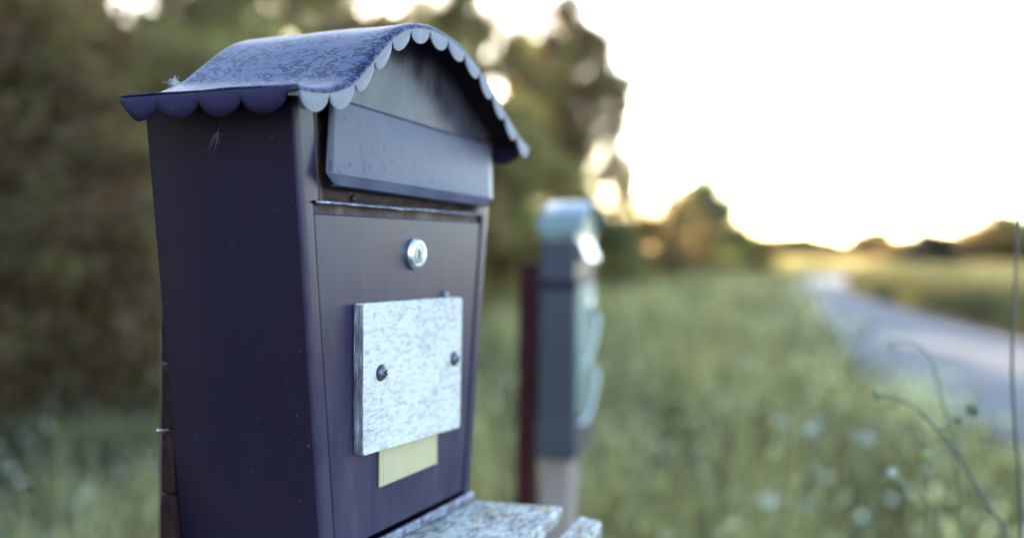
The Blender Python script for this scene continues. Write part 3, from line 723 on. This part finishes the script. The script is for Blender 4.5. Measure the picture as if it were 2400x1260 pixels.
# arched pale roof
rows = []
for y in (-.014, -.012, .03, D2 + .003):
    rows.append([(-.010 + (W2 + .02) * t, y, .378 + .050 * math.sin(math.pi * t) ** .8) for t in [i / 20 for i in range(21)]])
o = link('roof', grid(rows, 'roof'), paleroof, m2); mod(o, 'SOLIDIFY', thickness=.002)
o = link('roof_edge', boxm(-.0110, -.0085, -.014, D2 + .003, .372, .402), paleroof, m2)
ring = [(0, H2), (W2, H2)] + [(W2 * (1 - t), .374 + .050 * math.sin(math.pi * (1 - t)) ** .8) for t in [i / 16 for i in range(17)]]
link('gable', prism([(x, .0, z) for x, z in ring], [(x, D2 - .002, z) for x, z in ring], 'gable'), greensteel_lit, m2)
o = link('letter_flap', prism([(.015, -.018, .328), (W2 - .05, -.018, .328), (W2 - .05, -.014, .328), (.015, -.014, .328)], [(.015, -.003, .362), (W2 - .05, -.003, .362), (W2 - .05, .001, .362), (.015, .001, .362)], 'letter_flap'), bright2, m2)
bright = Mat('brushed_aluminium', (.45, .50, .49), .45, 1)
# newspaper holder hoops on the front
for z in (.185, .085):
    pts = smooth_path([(.02, -.004, z - .03), (.028, -.014, z - .025), (.05, -.020, z + .0), (.09, -.020, z + .03), (.12, -.014, z + .045), (.13, -.004, z + .045)], 5)
    link('paper_hoop', tube(pts, .005, 'paper_hoop', 8), bright, m2)
k = dome('lock', .011, .006, chrome, (.11, -.004, .25), m2)
# its posts
s2 = tag(empty('rusty_post', (.034, 1.63, 0), YAW2), 'dark red rusty iron post standing left behind the green mailbox', 'post')
o = link('post_bar', boxm(-.026, .018, -.016, .016, -.2, 1.318), rustpost, s2); bevel(o, .003)
link('cross_bracket', boxm(.0181, .06, -.004, .004, 1.20, 1.23), rustpost, s2)
link('cross_bracket', boxm(.0181, .06, -.004, .004, 1.06, 1.09), rustpost, s2)
s3 = tag(empty('wooden_post', (.085, 1.55, 0), YAW2), 'pale bare wooden post end under the green mailbox', 'post')
o = link('post_shaft', prism([(-.035, -.02, -.2), (-.005, -.02, -.2), (-.005, .02, -.2), (-.035, .02, -.2)], [(-.032, -.026, .9965), (.045, -.026, .9965), (.045, .026, .9965), (-.032, .026, .9965)], 'post_shaft'), paleend, s3); bevel(o, .004)

# ------------------------------------------------------------------ near stems at the right
def stem(name, pts, rad, m, label, tips=(), group='wild plant stems at the right', cat='plant stem', side=()):
    base = Vector((pts[0][0], pts[0][1], 0)); t = empty(name, base)
    P = smooth_path([Vector(p) - base for p in pts], 6); n = len(P)
    link('stem', tube(P, [rad * (1.15 - .65 * i / (n - 1)) for i in range(n)], 'stem', 8), m, t)
    for s_ in side:
        Q = smooth_path([Vector(p) - base for p in s_], 5); link('side_stem', tube(Q, [rad * .6 * (1 - .5 * i / (len(Q) - 1)) for i in range(len(Q))], 'side_stem', 6), m, t)
    for (p, r, mm, nm) in tips:
        bm = bmesh.new()
        for i in range(7):
            bmesh.ops.create_icosphere(bm, subdivisions=1, radius=r * random.uniform(.35, .6), matrix=Matrix.Translation(Vector(p) - base + Vector((random.uniform(-1, 1), random.uniform(-1, 1), random.uniform(-1, 1))) * r * .55) @ Matrix.Diagonal((1, 1, 1.5, 1)))
        link(nm, bm_mesh(nm, bm, True), mm, t)
    return tag(t, label, cat, group)
stem('tall_stem', [(.50, .80, 0), (.47, .80, .6), (.455, .8, .95), (.452, .80, 1.098), (.451, .8, 1.129), (.448, .8, 1.159), (.444, .8, 1.197), (.440, .8, 1.249), (.440, .8, 1.287), (.441, .8, 1.332), (.442, .8, 1.376), (.446, .8, 1.412), (.456, .8, 1.44)], .0017, stemm,
     'tall thin brown stem rising along the right edge of the picture')
stem('drooping_stem', [(.56, .86, 0), (.53, .86, .6), (.50, .85, .95), (.467, .85, 1.082), (.447, .85, 1.114), (.421, .85, 1.158), (.401, .85, 1.182), (.380, .85, 1.202), (.364, .85, 1.211), (.345, .85, 1.215)], .0018, stemm,
     'thick drooping stem arching left over the road with leafy side bud', tips=[((.343, .85, 1.2155), .004, stemg, 'bud'), ((.432, .85, 1.203), .006, stemg, 'bud'), ((.418, .85, 1.193), .004, stemg, 'bud')], side=[[(.401, .85, 1.182), (.407, .85, 1.186), (.416, .85, 1.193), (.432, .85, 1.203)]])
stem('arched_stem', [(.55, .98, 0), (.51, .97, .6), (.475, .95, 1.05), (.459, .95, 1.162), (.449, .95, 1.198), (.439, .95, 1.234), (.428, .95, 1.249), (.414, .95, 1.255), (.399, .95, 1.253)], .0013, stemg,
     'faint thin stem curled over at its top above the drooping stem', tips=[((.397, .95, 1.252), .003, stemg, 'bud')])
stem('budded_stem', [(.43, .92, 0), (.42, .91, .6), (.414, .9, 1.05), (.412, .9, 1.142)], .0009, stemg, 'thin stem with one round yellow green bud', tips=[((.412, .9, 1.147), .0048, budm, 'bud')])
stem('pale_stem', [(.36, .96, 0), (.372, .95, .8), (.379, .95, 1.049), (.383, .95, 1.089), (.389, .95, 1.112), (.400, .95, 1.119)], .0013, stemg, 'pale stem with small white bud bent to the right at the bottom edge', tips=[((.401, .95, 1.118), .0050, petal, 'flower_head')])
stem('short_stem', [(.47, .97, 0), (.46, .96, .8), (.451, .95, 1.05), (.432, .95, 1.092), (.412, .95, 1.106)], .0012, stemg, 'short green stem with pale bud bent to the left at the bottom edge', tips=[((.410, .95, 1.107), .0052, stemg, 'bud')])
